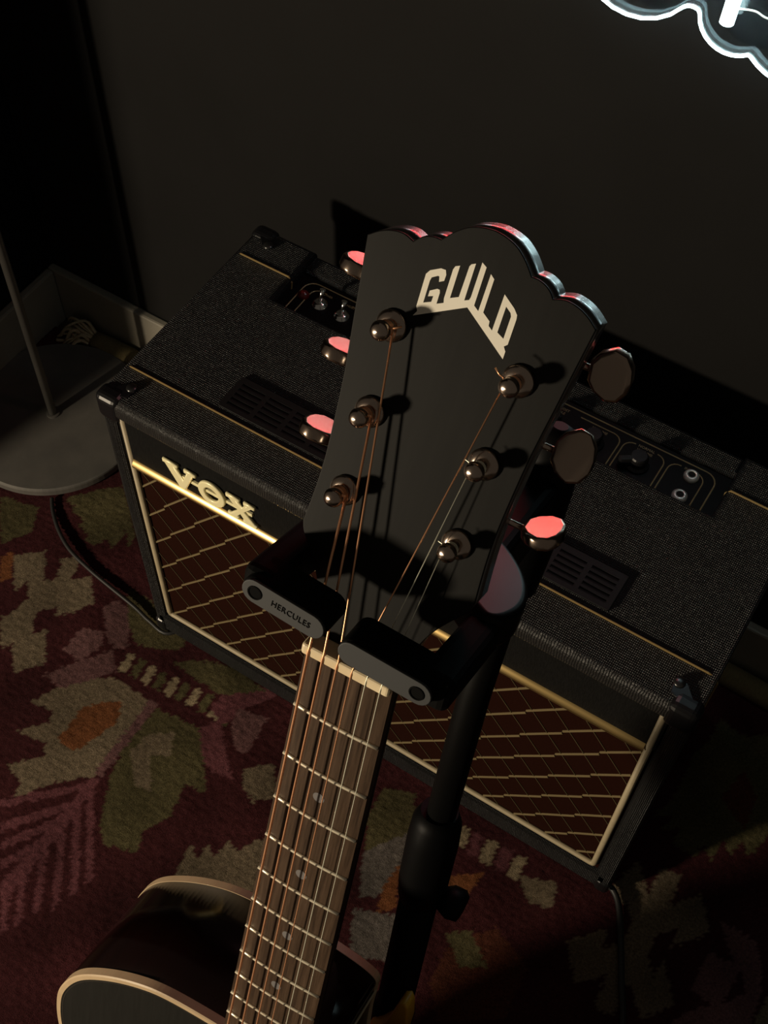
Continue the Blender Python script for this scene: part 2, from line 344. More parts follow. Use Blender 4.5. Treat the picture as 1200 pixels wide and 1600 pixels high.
RC = dict(base=(.038, .0100, .0115), tan=(.125, .096, .064), cream=(.21, .165, .105), olive=(.066, .056, .027), pink=(.108, .053, .054),
          rose=(.098, .034, .040), orange=(.135, .050, .020), rust=(.062, .020, .012), grey=(.095, .082, .074))
def inside(P, X, Y):
    r = np.zeros(X.shape, bool); n = len(P)
    for i in range(n):
        x0, y0 = P[i]; x1, y1 = P[i - 1]
        if y0 == y1: continue
        c = ((y0 > Y) != (y1 > Y)) & (X < (x1 - x0) * (Y - y0) / (y1 - y0) + x0); r ^= c
    return r
def make_rug():
    x0, x1, y0, y1, st = -.735, .95, -.95, .312, .0027
    nx, ny = int((x1 - x0) / st) + 1, int((y1 - y0) / st) + 1
    X, Y = np.meshgrid(np.linspace(x0, x1, nx), np.linspace(y0, y1, ny))
    g = np.random.rand
    Xj = X + (g(*X.shape) - .5) * .0035; Yj = Y + (g(*X.shape) - .5) * .0035
    C = np.ones(X.shape + (4,)); C[..., :3] = RC['base']
    for c, P in MOTIFS:
        # keep a plain step outline as woven: a thin darker ground shows round each figure
        C[inside(P, Xj, Yj), :3] = RC[c]
    blot = np.zeros(X.shape)
    for k in range(40):
        fx, fy, ph = random.uniform(10, 70), random.uniform(10, 70), random.uniform(0, 6)
        blot += np.sin(X * fx * random.choice((-1, 1)) + Y * fy + ph)
    C[..., :3] *= (1.22 + .035 * blot + .26 * (g(*X.shape) - .5))[..., None]
    C[..., :3] = np.clip(C[..., :3], .003, 1)
    Z = .0065 + .0014 * g(*X.shape) + 0.00015 * np.sin(Y * 2 * math.pi / .0085 + .6 * np.sin(X * 90)) + .0004 * blot * .3
    V = np.stack([X, Y, Z], -1).reshape(-1, 3)
    idx = np.arange(nx * ny).reshape(ny, nx)
    F = np.stack([idx[:-1, :-1], idx[:-1, 1:], idx[1:, 1:], idx[1:, :-1]], -1).reshape(-1, 4)
    # hanging border down to the floor
    ring = np.concatenate([idx[0, :], idx[1:, -1], idx[-1, -2::-1], idx[-2:0:-1, 0]])
    lo = V[ring].copy(); lo[:, 2] = 0; n0 = len(V); V = np.vstack([V, lo]); k = len(ring)
    a = np.arange(k); b = (a + 1) % k
    F = np.vstack([F, np.stack([ring[a], n0 + a, n0 + b, ring[b]], -1)])
    me = bpy.data.meshes.new('pile'); me.vertices.add(len(V)); me.vertices.foreach_set('co', V.astype('f').ravel())
    me.loops.add(F.size); me.loops.foreach_set('vertex_index', F.astype('i').ravel())
    me.polygons.add(len(F)); me.polygons.foreach_set('loop_start', np.arange(0, F.size, 4, dtype='i'))
    me.update(calc_edges=True); me.validate()
    at = me.color_attributes.new('yarn', 'FLOAT_COLOR', 'POINT')
    cc = np.ones((len(V), 4)); cc[:n0] = C.reshape(-1, 4); cc[n0:, :3] = RC['base']
    at.data.foreach_set('color', cc.astype('f').ravel())
    me.polygons.foreach_set('use_smooth', np.ones(len(F), bool))
    m = mat('rug_wool', (.1, .02, .02), .95, spec=.1)
    v = N(m, 'ShaderNodeVertexColor'); v.layer_name = 'yarn'
    f = noise(m, 420, 3); mx = N(m, 'ShaderNodeMix', data_type='RGBA', blend_type='MULTIPLY'); mx.inputs[0].default_value = .75
    L(m, v.outputs[0], mx.inputs[6]); L(m, ramp(m, f, [(.3, (.5, .5, .5)), (.7, (1.4, 1.4, 1.4))]), mx.inputs[7]); base(m, mx.outputs[2])
    bump(m, noise(m, 700, 3, stretch=(1, 1.6, 1)), .6, .0015)
    me.materials.append(m)
    return me
rug = thing('patterned_rug', 'worn maroon wool rug with cream, olive and pink geometric figures', 'rug', (.1, -.3, 0))
part('pile', make_rug(), None, rug)
part('rolled_hem', tube(cat([(-.665 + .06 * i, .3165 + .002 * math.sin(i * 1.7), .0150 + .0015 * math.sin(i * 2.3)) for i in range(19)], 3), .0145, 12, flat=.95), 'hem', rug, 'curled olive edge of the rug along the skirting', smooth=True)
fb = []
for i in range(46):
    a = random.uniform(0, 2 * math.pi); r_ = random.uniform(.002, .012)
    y, z = .314 + r_ * math.cos(a), .018 + r_ * math.sin(a)
    L_ = random.uniform(.02, .055); dn = random.uniform(-.024, .014)
    P = [(-.664, y, z), (-.664 - L_ * .35, y + random.uniform(-.006, .004), z + random.uniform(.0, .014)), (-.664 - L_ * .75, y + dn * .6, z + random.uniform(-.002, .010)), (-.664 - L_, y + dn, max(.009, z - .010))]
    P = [(max(-.731, p[0]), min(.330, p[1]), p[2]) for p in P]
    fb.append(tube(cat(P, 4), random.uniform(.0016, .0028), 6))
part('fringe', join(*fb), 'tassel', rug, 'tied cream fringe at the curled rug edge', kind='stuff', smooth=True)

# ------------------------------------------------------------------ grey floor lamp
LX, LY = -.624, .180
lamp = thing('floor_lamp', 'grey metal floor lamp with round disc base left of the amplifier', 'lamp', (LX, LY, .0085))
part('base', lathe([(0, .0085), (.1255, .0085), (.127, .010), (.127, .0185), (.1262, .0205), (.1245, .0215), (.02, .0218), (.009, .0222), (.009, .024), (.0066, .0245), (0, .0245)], 96, Matrix.Translation((LX, LY, 0)), cap=False), 'lamp_metal', lamp)
part('pole', lathe([(.0056, .022), (.0056, 1.45), (.003, 1.452)], 20, Matrix.Translation((LX, LY, 0))), 'lamp_metal', lamp, smooth=True)
part('lamp_shade', lathe([(.012, 1.50), (.016, 1.497), (.11, 1.38), (.112, 1.378), (.110, 1.378), (.015, 1.492), (.012, 1.494)], 40, Matrix.Translation((LX, LY, 0)), cap=False), 'lamp_metal', lamp, smooth=True)

# ------------------------------------------------------------------ guitar amplifier
AW, AD, AB, AT = .305, .262, .020, .470
amp = thing('guitar_amplifier', 'black tube guitar amplifier with brown diamond grille and gold VOX logo', 'amplifier', (0, .13, .008))
cab = bmesh.new()
FW = .019                                  # wall thickness of the wooden box
rx, ry, rz = .2345, .1860, .4555           # recess for the control panel at the top rear
BAR = .2395
def cabinet():
    # top board drawn in plan, with the notch for the panel
    tp = [(-AW, -.002), (AW, -.002), (AW, AD), (rx, AD), (rx, ry), (-rx, ry), (-rx, AD), (-AW, AD)]
    top = shape([tp], AT - .022, AT, bevel=.006, bres=3)
    b = [top, box(-AW, -AW + FW, -.002, AD, AB, AT - .02, .006), box(AW - FW, AW, -.002, AD, AB, AT - .02, .006),
         box(-AW + .002, AW - .002, -.002, AD, AB, AB + FW + .022, .006), box(-AW + FW, AW - FW, AD - .015, AD - .002, AB + .01, rz - .03, .001),
         box(-rx - .002, rx + .002, BAR, AD, rz - .04, AT - .006, .004)]
    return join(*b)
part('cabinet', cabinet(), 'vinyl', amp)
# front lip that rolls over the top edge, gathered vinyl
part('front_lip', box(-AW + .012, AW - .012, -.004, .018, .4445, .4695, .0075, 4), 'lip', amp)
part('front_panel', box(-AW + FW, AW - FW, -.0005, .014, .380, .448), 'panel_front', amp)
part('speaker_cloth', box(-AW + FW, AW - FW, .003, .012, AB + .035, .382), 'cloth', amp)
# diamond lattice of the cloth: stepped bold threads one way, thin threads the other
xa, xb, za, zb = -.277, .277, .0745, .378
SL = 1.38; PH = .0526
def clip(p, q):
    # Liang-Barsky against the cloth opening
    (x0, z0), (x1, z1) = p, q; t0, t1 = 0., 1.; dx, dz = x1 - x0, z1 - z0
    for d, s in ((-dx, x0 - xa), (dx, xb - x0), (-dz, z0 - za), (dz, zb - z0)):
        if abs(d) < 1e-12:
            if s < 0: return None
            continue
        t = s / d
        if d < 0: t0 = max(t0, t)
        else: t1 = min(t1, t)
    return None if t1 - t0 < 1e-3 else ((x0 + dx * t0, z0 + dz * t0), (x0 + dx * t1, z0 + dz * t1))
def strip_(p, q, w, y0, y1):
    d = Vector((q[0] - p[0], q[1] - p[1])); d.normalize(); n = Vector((-d.y, d.x)) * w / 2
    b = bmesh.new(); vs = []
    for y in (y1, y0):
        for s, c in ((-1, p), (1, p), (1, q), (-1, q)): vs.append(b.verts.new((c[0] + n.x * s * (1 if y == y1 else .7), y, c[1] + n.y * s * (1 if y == y1 else .7))))
    for f in ((4, 5, 6, 7), (0, 4, 7, 3), (1, 2, 6, 5), (0, 1, 5, 4), (3, 7, 6, 2)): b.faces.new([vs[i] for i in f])
    return b
A_, B_ = [], []
hd = PH / 2 / SL
z_at = .286                                # a bold line passes (-.274, .286)
for k in range(-20, 10):
    c0 = z_at + k * PH
    for j in range(0, 60, 2):
        x = -.29 + .0 + (j - 2) * hd; step = .0022 if (j // 2 + k) % 1 == 0 else 0
        zc = c0 + (x + .274) * SL
        for s, off in ((0, 0),):
            r_ = clip((x, zc + .0011), (x + 2 * hd, zc + 2 * hd * SL - .0030))
            if r_: A_.append(strip_(*r_, .0021, .0018, .0032))
for k in range(0, 30):
    c0 = z_at + .008 - .12 + k * PH / 1.0
    r_ = clip((-.29, c0 + .35 - .35), (-.29 + .8, c0 - .8 * SL))
    if r_: B_.append(strip_(*r_, .0011, .0022, .0032))
part('diamond_thread', join(*A_), 'thread', amp, kind='stuff')
part('thin_diamond_thread', join(*B_), 'thread_thin', amp, kind='stuff')
px0, pz0, pz1 = .2805, .0715, .449
part('piping', tube([(-px0, .001, pz1), (-px0, .001, pz0 + .004), (-px0 + .001, .001, pz0 + .001), (-px0 + .004, .001, pz0), (px0 - .004, .001, pz0), (px0 - .001, .001, pz0 + .001), (px0, .001, pz0 + .004), (px0, .001, pz1)], .0034, 10, up=(0, 1, 0)), 'piping', amp, 'cream piping round the grille', smooth=True)
part('gold_strip', shape([[(.001, .3755), (.001, .3848), (-.0008, .3846), (-.0050, .3794), (-.0050, .3762), (-.0044, .3755)]], -.277, .277, frame((0, 0, 0), (0, 1, 0), (0, 0, 1), (1, 0, 0)), .0002), 'gold_bar', amp, 'polished gold strip above the grille')
# logo letters on a thin bar
FR = frame((0, -.0012, 0), (1, 0, 0), (0, 0, 1), (0, -1, 0))
def serif(polys, dx, dz, sx, sz): return [[(dx + x * sx, dz + z * sz) for x, z in P] for P in polys]
Vp = [[(0, 1), (.46, 1), (.46, .87), (.40, .87), (.57, .40), (.72, .87), (.65, .87), (.65, 1), (1, 1), (1, .87), (.94, .87), (.62, 0), (.44, 0), (.07, .87), (0, .87)]]
def ell(cx, cy, rx_, ry_, n=28): return [(cx + rx_ * math.cos(2 * math.pi * i / n), cy + ry_ * math.sin(2 * math.pi * i / n)) for i in range(n)]
Op = [ell(.5, .5, .5, .52), ell(.5, .5, .25, .29)[::-1]]
Xp = [[(0, 1), (.46, 1), (.46, .87), (.42, .87), (.53, .68), (.66, .87), (.60, .87), (.60, 1), (.98, 1), (.98, .87), (.88, .87), (.62, .53), (.92, .13), (1, .13), (1, 0), (.53, 0), (.53, .13), (.58, .13), (.46, .32), (.33, .13), (.38, .13), (.38, 0), (0, 0), (0, .13), (.10, .13), (.38, .47), (.10, .87), (0, .87)]]
for P, x0, w_ in ((Vp, -.2335, .0385), (Op, -.1935, .0315), (Xp, -.1600, .0335)):
    part('logo_letter', shape(serif(P, x0, .3890, w_, .0345), 0, .0040, FR, .0015), 'brass', amp)
part('logo_bar', box(-.226, -.132, -.0030, .004, .4030, .4075, .0005), 'brass', amp)
# gold cords across the top
part('gold_cord', tube([(-AW + .0005, .0405, .40), (-AW - .0005, .0405, AT - .008), (-AW + .003, .0405, AT - .002), (-AW + .009, .0405, AT), (AW - .009, .0405, AT), (AW - .003, .0405, AT - .002), (AW + .0005, .0405, AT - .008), (AW - .0005, .0405, .40)], .0011, 6), 'trim_gold', amp)
for s in (-1, 1):
    part('gold_cord', tube([(s * (AW - .0003), .2172, .42), (s * AW, .2172, AT - .008), (s * (AW - .008), .2172, AT), (s * (rx + .004), .2172, AT), (s * (rx + .0005), .2165, AT - .005), (s * rx, .213, AT - .024)], .0011, 6), 'trim_gold', amp)
# ventilation grilles
def vent(cx):
    x0, x1, y0, y1 = cx - .0640, cx + .0640, .0475, .0865
    holes = []
    n, cw = 4, .0255
    pitch = .0305
    for i in range(n):
        a = cx - (n * pitch) / 2 + i * pitch + (pitch - cw) / 2
        for j in range(5):
            b0 = y0 + .0050 + j * .0061
            holes.append([(a, b0), (a + cw, b0), (a + cw, b0 + .0036), (a, b0 + .0036)][::-1])
    g = part('vent_grille', shape([rrect(x0, x1, y0, y1, .0012)] + holes, AT + .0002, AT + .0020), 'vent', amp)
    part('vent_shade_plate', box(x0 + .002, x1 - .002, y0 + .002, y1 - .002, AT - .0005, AT + .0004), 'recess', g).location = (0, 0, 0)  # solid black plate stands in for the darkness under the slots
    return g
vent(-.1370); vent(.1370)
# corner protectors
def corner(sx, yc, ydir):
    """rounded cap over a top corner: wraps front/back and side, with a tongue on the top"""
    x = sx * AW; q = []
    X = sorted((x + sx * .0022, x - sx * .026)); Y = sorted((yc - ydir * .0030, yc + ydir * .018))
    Xb = sorted((x + sx * .0022, x - sx * .016)); 
    b = box(X[0], X[1], Y[0], Y[1], AT - .032, AT + .0024, .0075, 4)
    t = [(x - sx * .010, yc + ydir * .014), (x - sx * .019, yc + ydir * .024), (x - sx * .026, yc + ydir * .027), (x - sx * .031, yc + ydir * .022), (x - sx * .028, yc + ydir * .010), (x - sx * .010, yc + ydir * .004)]
    if sx * ydir < 0: t = t[::-1]
    tg = shape([t], AT - .001, AT + .0016, bevel=.0006)
    o = part('corner_protector', join(b, tg), 'plastic', amp)
    s = part('screw', lathe([(.0052, 0), (.0052, .0010), (.0040, .0020), (.0016, .0026), (0, .0026)], 16, Matrix.Translation((x - sx * .0255, yc + ydir * .0215, AT + .0012))), 'screw', o, smooth=True)
    s.location = (0, 0, 0)
corner(-1, -.002, 1); corner(1, -.002, 1); corner(-1, AD, -1); corner(1, AD, -1)
for s in (-1, 1):
    part('corner_protector', join(box(*sorted((s * (AW + .0018), s * (AW - .016))), -.0040, .020, AB - .003, AB + .024, .006, 3)), 'plastic', amp)
    for y in (.028, AD - .028):
        part('foot', lathe([(.014, .008), (.016, .012), (.016, AB + .001)], 20, Matrix.Translation((s * (AW - .035), y, 0))), 'rubber_black', amp, smooth=True)
# control panel in the recess
PZ = .4575
pan = part('control_panel', box(-rx, rx, ry - .012, BAR, PZ - .006, PZ, .0005), 'panel', amp)
def sub(name, me, m, par, smooth=None, label=None):
    o = part(name, me, m, par, smooth=smooth, label=label); o.location = (0, 0, 0); return o
def line(pts, r=.0006): return tube([(x, y, PZ + .0002) for x, y in pts], r, 4, up=(0, 0, 1))
yb0, yb1 = ry - .010, .2345
def arc(x0, x1, r, ytop, tb=0): # an open-bottom box outline with rounded upper corners
    P = [(x0, yb0)]
    for i in range(6): a = R(180 - 18 * i); P.append((x0 + r + r * math.cos(a), ytop - r + r * math.sin(a)))
    for i in range(6): a = R(90 - 18 * i); P.append((x1 - r + r * math.cos(a), ytop - r + r * math.sin(a)))
    P.append((x1, yb0)); return P
pr = [line(arc(-.2255, .2225, .012, yb1, 0), .0007)]
for x0, x1, g0_, g1_ in ((.178, .2125, .188, .206), (.1325, .1735, .142, .164), (-.005, .1285, .040, .085), (-.215, -.150, -.2, -.17)):
    P = arc(x0, x1, .009, yb1 - .0065)
    iL = [p for p in P if p[0] <= g0_] + [(g0_, yb1 - .0065)]; iR = [(g1_, yb1 - .0065)] + [p for p in P if p[0] >= g1_]
    pr += [line(iL), line(iR)]
def ptext(s, x, y, size=.0040, rot=0): return text(s, size, .00008, Matrix.Translation((x, y, PZ + .0002)))
pr += [ptext('INPUT', .197, yb1 - .0070), ptext('NORMAL', .153, yb1 - .0066), ptext('VOLUME', .153, yb1 - .0112), ptext('TOP BOOST', .0620, yb1 - .0066), ptext('VOLUME', .107, yb1 - .0112),
       ptext('TREBLE', .064, yb1 - .0112), ptext('BASS', .020, yb1 - .0112), ptext('POWER', -.199, yb1 - .008, .0036), ptext('STANDBY', -.174, yb1 - .008, .0036)]
sub('panel_lettering', join(*pr), 'print', pan)
for x, y in ((.2005, .2215), (.2005, .1958)):
    j = sub('input_jack', lathe([(.0072, PZ), (.0072, PZ + .0022), (.0052, PZ + .0045), (.0034, PZ + .0045), (.0034, PZ + .001), (0, PZ + .001)], 24, Matrix.Translation((x, y, 0)), cap=False), 'jack_nut', pan, smooth=True)
    sub('jack_shade_disc', lathe([(.0034, PZ + .0012), (.0034, PZ + .0040), (0, PZ + .0040)], 20, Matrix.Translation((x, y, 0)), cap=False), 'recess', pan)  # black disc paints the shade inside the socket
def knob(x, y, a):
    b1 = lathe([(.0115, PZ), (.0110, PZ + .002), (.0085, PZ + .004), (.0080, PZ + .013), (.0070, PZ + .0145), (0, PZ + .0145)], 24, Matrix.Translation((x, y, 0)), cap=False)
    b2 = box(-.0035, .0035, -.009, .0185, 0, .0125, .002, 2, Matrix.Translation((x, y, PZ + .0015)) @ Matrix.Rotation(a, 4, 'Z'))
    sub('control_knob', join(b1, b2), 'plastic', pan)
for kx, ka in ((.153, 2.2), (.107, 2.4), (.064, 2.0), (.020, 2.3), (-.03, 2.3), (-.08, 2.3), (-.125, 2.3)): knob(kx, .2070, ka)
for x, y in ((-.1985, .2125), (-.1720, .2110)):
    t_ = sub('toggle_switch', join(lathe([(.0078, PZ), (.0078, PZ + .0012), (.0062, PZ + .0014), (.0062, PZ + .0042), (.0040, PZ + .0048), (0, PZ + .0048)], 18, Matrix.Translation((x, y, 0)), cap=False),
        tube([(x, y, PZ + .004), (x, y + .0035, PZ + .011), (x, y + .0060, PZ + .0165)], .002, 10, rad=[.0016, .0021, .0031])), 'chrome', pan, smooth=True)
sub('pilot_lamp', lathe([(.006, PZ), (.006, PZ + .002), (.0045, PZ + .004), (.002, PZ + .0062), (0, PZ + .0066)], 18, Matrix.Translation((-.2190, .2140, 0)), cap=False), 'dark_jewel', pan, smooth=True)

for nm, P, lab in (('power_cable', [(-.541, .0765, .0115), (-.526, .061, .0115), (-.5, .042, .0125), (-.469, .027, .0125), (-.43, .018, .0125), (-.391, .012, .0125), (-.348, .006, .0125), (-.320, .000, .0125), (-.29, -.0005, .0125), (-.27, .04, .0125), (-.24, .10, .0125)], 'thin black cable on the rug from lamp base to amplifier left corner'),
                   ('power_cable', [(.20, .10, .0135), (.27, .04, .0135), (.294, .014, .0135), (.311, .008, .0135), (.325, -.006, .0135), (.345, -.042, .0135), (.363, -.077, .0135), (.381, -.111, .0135), (.41, -.19, .0135), (.42, -.30, .0135)], 'black cable running over the rug from amplifier right corner')):
    rr_ = .0026 if P[0][0] < -.5 else .0036
    tag(part(nm, tube(cat(P, 5), rr_, 8), 'cable', smooth=True), lab, 'cable')

# ------------------------------------------------------------------ acoustic guitar (frame: x across the neck, y towards the head, z out of the fingerboard)
GM = frame((0.169786, -0.298794, 0.909600), (0.999323, 0.034559, 0.012618), (-0.023363, 0.331176, 0.943280), (0.028420, -0.942936, 0.331759))
GM = GM.to_3x3().normalized().to_4x4() if False else GM
gtr = thing('acoustic_guitar', 'dark acoustic guitar with rosewood fingerboard and black GUILD headstock on a stand', 'guitar', (0, -.85, -.05), GM)
def fp(n): return .648 * (1 - 2 ** (-n / 12))
def fwid(y): return (.043 + .011 * (-y) / .324) / 2
# fingerboard: cambered board
def board():
    b = bmesh.new(); rows = []
    for i in range(25):
        y = -.0 - i * .456 / 24; w_ = fwid(y); row = []
        for j in range(9):
            u = -1 + j / 4; row.append(b.verts.new((u * w_, y, -.0011 * u * u)))
        rows.append(([b.verts.new((-w_, y, -.0065))], row, [b.verts.new((w_, y, -.0065))]))
    full = [r_[0] + r_[1] + r_[2] for r_ in rows]
    for a, c in zip(full, full[1:]):
        for j in range(len(a) - 1): b.faces.new((a[j], c[j], c[j + 1], a[j + 1]))
        b.faces.new((a[-1], c[-1], c[0], a[0]))
    b.faces.new(full[0][::-1]); b.faces.new(full[-1]); bmesh.ops.recalc_face_normals(b, faces=b.faces[:])
    return b
fbd = part('fingerboard', board(), 'rosewood', gtr)
for n in range(1, 21):
    y = -fp(n); w_ = fwid(y) - .0003
    P = [(-w_ + 2 * w_ * i / 8, y, -.0011 * (-1 + i / 4) ** 2 + .0002) for i in range(9)]
    f = part('fret', tube(P, .0011, 8, up=(0, 0, 1)), 'fret', fbd, smooth=True); f.location = (0, 0, 0)
for n in (3, 5, 7, 9, 15, 17):
    y = -(fp(n) + fp(n - 1)) / 2
    f = part('position_dot', lathe([(.0031, -.0004), (.0031, .00015), (0, .00015)], 20, Matrix.Translation((0, y, 0)), cap=False), 'dot', fbd); f.location = (0, 0, 0)
for s in (-.008, .008):
    f = part('position_dot', lathe([(.0031, -.0005), (.0031, .0001), (0, .0001)], 20, Matrix.Translation((s, -(fp(12) + fp(11)) / 2, 0)), cap=False), 'dot', fbd); f.location = (0, 0, 0)
# nut
nut = box(-.0218, .0218, -.0002, .0062, -.0062, .0040, .0016, 3)
part('nut', nut, 'bone', gtr, 'cream bone nut', smooth=False)
# neck
def neck():
    b = bmesh.new(); rings = []
    st = [(.012, .0215, -.0110, .012), (.004, .0216, -.0075, .0150), (-.01, .0218, -.0062, .0150), (-.10, .0233, -.0062, .0158), (-.22, .0252, -.0062, .0170), (-.30, .0265, -.0062, .022), (-.325, .0268, -.0062, .040), (-.338, .0268, -.0062, .078), (-.352, .0268, -.0062, .088)]
    for y, w_, zt, dp in st:
        rings.append([b.verts.new((w_ * math.cos(math.pi * (1 + j / 14)) * (1 if dp < .03 else 1 - .25 * math.sin(math.pi * j / 14)), y, zt - dp * math.sin(math.pi * j / 14) ** .8)) for j in range(15)])
    for a, c in zip(rings, rings[1:]):
        for j in range(14): b.faces.new((a[j], a[j + 1], c[j + 1], c[j]))
        b.faces.new((a[14], a[0], c[0], c[14]))
    b.faces.new(rings[0]); b.faces.new(rings[-1][::-1]); bmesh.ops.recalc_face_normals(b, faces=b.faces[:]); return b
part('neck', neck(), 'neck', gtr, smooth=True)
# headstock, tilted back 12.5 degrees behind the nut
TH = R(12.5)
HM = frame((0, .004, -.006), (1, 0, 0), (0, math.cos(TH), -math.sin(TH)), (0, math.sin(TH), math.cos(TH)))
half = [(0, 191.8), (4.5, 191.2), (9.5, 189.5), (13.6, 186.6), (16.6, 183.6), (18.6, 181.2)]
lobe2 = [(18.6, 181.2), (21.5, 181.2), (24.6, 180.3), (27.2, 178.6), (28.9, 176.6)]
lobe3 = [(28.9, 176.6), (33.5, 178.0), (38.5, 177.4), (43.2, 175.4), (47.6, 172.2)]
sidep = [(47.6, 172.2), (45.8, 157), (43.7, 138), (41.4, 118), (40.0, 98), (39.2, 80), (39.5, 66), (40.3, 54), (40.8, 48.5)]
low = [(40.8, 48.5), (39.4, 44.2), (35.5, 38.5), (30, 30.5), (26, 22.5), (23.4, 14.5), (22.0, 7), (21.6, 0)]
right = []
for seg, n in ((half, 5), (lobe2, 4), (lobe3, 4), (sidep, 2), (low, 4)):
    right += [(v.x / 1000, v.y / 1000) for v in cat([(x, y, 0) for x, y in seg], n)][:-1]
right.append((.0216, 0))
outl = right + [(-x, y) for x, y in right[::-1]][:-1]
outl = outl[::-1]
part('headstock', shape([outl], -.0150, -.0012, HM), 'head_side', gtr, 'headstock wood with glossy scalloped edge')
part('headstock_face', shape([outl], -.0012, 0, HM, .0004), 'head_face', gtr)
# name inlay
Gm = [(-20.6, 150.0), (-19.4, 152.3), (-20.3, 154.0), (-20.4, 167.0), (-19.2, 168.9), (-15.3, 171.2), (-13.3, 171.3), (-12.6, 169.6), (-12.7, 167.2), (-14.5, 166.1), (-15.0, 168.1), (-15.6, 168.1), (-17.8, 166.6), (-18.1, 165.2), (-18.1, 156.3), (-15.1, 157.8), (-15.0, 160.2), (-17.0, 159.3), (-17.0, 161.6), (-14.3, 163.4), (-13.3, 163.4), (-12.9, 162.3), (-12.9, 157.9), (-10.3, 159.3), (-10.7, 161.0),
      (-10.7, 172.6), (-10.2, 174.0), (-8.5, 174.9), (-8.5, 162.0), (-5.3, 163.7), (-5.0, 176.0), (-4.5, 177.0), (-2.9, 177.9), (-2.9, 163.3), (-1.1, 164.2), (-.8, 165.6), (-.7, 179.2), (1.4, 178.1), (1.4, 163.0), (3.6, 161.6), (3.8, 176.4), (5.6, 175.1), (5.6, 161.9), (9.0, 159.7), (9.2, 158.0), (11.0, 156.8), (11.2, 171.4), (16.4, 167.9), (18.2, 166.0), (18.5, 164.4), (18.5, 154.2), (17.3, 153.0), (18.5, 151.4), (18.5, 148.3), (-.9, 161.3)]
Gh = [(13.2, 167.4), (15.6, 165.8), (16.2, 164.6), (16.2, 155.6), (13.2, 157.0)]
sc = lambda P: [(x / 1000, y / 1000) for x, y in P]
part('name_inlay', shape([sc(Gm)[::-1], sc(Gh)], -.0003, .00012, HM), 'inlay', gtr, 'pearl inlay reading GUILD')
# tuners
posts = [(-.0265, .0700), (-.0258, .1065), (-.0275, .1430), (.0270, .1430), (.0252, .1065), (.0256, .0700)]
rolls = [(84, 8), (84, 8), (85, 10), (12, 6), (-18, 8), (-82, 14)]
def button():
    """kidney-shaped key: flat faces x (radial) by y, thin in z"""
    P = [(0, -.0040), (.0030, -.0082), (.0085, -.0112), (.0135, -.0098), (.0163, -.0052), (.0170, 0), (.0163, .0052), (.0135, .0098), (.0085, .0112), (.0030, .0082), (0, .0040)]
    return shape([P[::1]], -.0030, .0030, I4, .0016, 3)
for k, (x, y) in enumerate(posts):
    s = 1 if x > 0 else -1
    mh = HM @ Matrix.Translation((x, y, 0))
    hz = part('tuning_machine', box(-.0065, .0065, -.004, .0145, -.0262, -.0152, .002, 2, mh), 'smoked_nickel', gtr)
    for nm, bm in (('washer', lathe([(.0064, .0004), (.0066, .0010), (.0060, .0019), (.0044, .0027), (.0036, .0030), (0, .0030)], 28, mh, cap=False)),
                   ('post', lathe([(.0030, .0), (.0030, .0038), (.0023, .0058), (.0023, .0072), (.0031, .0082), (.0040, .0098), (.0041, .0112), (.0034, .0127), (.0018, .0136), (0, .0138)], 24, mh, cap=False))):
        o = part(nm, bm, 'smoked_nickel', hz, smooth=True); o.location = (0, 0, 0)
    xs = s * (.0465 if k in (2, 3) else .0445)
    zc, yc = -.0215, .0085
    o = part('shaft', tube([(x, y + yc, zc), (xs + s * .0015, y + yc, zc)], .0014, 10), 'smoked_nickel', hz, smooth=True)
    o.data.transform(HM); o.location = (0, 0, 0)
    b = button()
    mb = HM @ Matrix.Translation((xs, y + yc, zc)) @ Matrix.Rotation(R(rolls[k][1]) * s, 4, 'Z') @ Matrix.Rotation(R(rolls[k][0]) * 1, 4, 'X') @ Matrix.Diagonal((s, 1, 1, 1))
    bmesh.ops.transform(b, matrix=mb, verts=b.verts)
    if s < 0: bmesh.ops.reverse_faces(b, faces=b.faces[:])
    o = part('button', b, 'button', hz); o.location = (0, 0, 0)
# strings
gau = [.00068, .00056, .00046, .00034, .00024, .00020]
for k in range(6):
    u = -1 + k * .4
    sd = -1 if k < 3 else 1
    xn = u * .0178; xb_ = u * .0262
    px_, py_ = posts[[0, 1, 2, 3, 4, 5][k]]
    tp = Vector((px_ - sd * (.0026 + gau[k]), py_, .0056))
    end = HM @ tp
    P = [Vector((xb_, -.655, .0060)), Vector((xn, -.002, .0042)), Vector((xn, .0030, .0042)), Vector((xn, .0058, .0036)), end]
    # gentle rise along the neck
    P = [P[0] + (P[1] - P[0]) * t for t in (0, .25, .5, .75)] + P[1:]
    coil = [HM @ Vector((px_ - sd * (.0026 + gau[k]) * math.cos(a), py_ + (.0026 + gau[k]) * math.sin(a) * 1, .0056 + .0006 * a / (2 * math.pi) * 1.6)) for a in [i * math.pi / 8 for i in range(0, 41)]]
    tail = [HM @ Vector((px_ - sd * .0050, py_ + .0030, .0105)), HM @ Vector((px_ - sd * .0075, py_ + .0045, .0098))]
    bmk = join(tube(P, gau[k], 8), tube(coil, gau[k], 6), tube([coil[-1]] + tail[: (2 if k in (2, 3) else 1)], gau[k], 6))
    part('string', bmk, 'bronze' if k < 4 else 'steel', gtr, 'plain steel string' if k > 3 else 'bronze wound string', smooth=True)
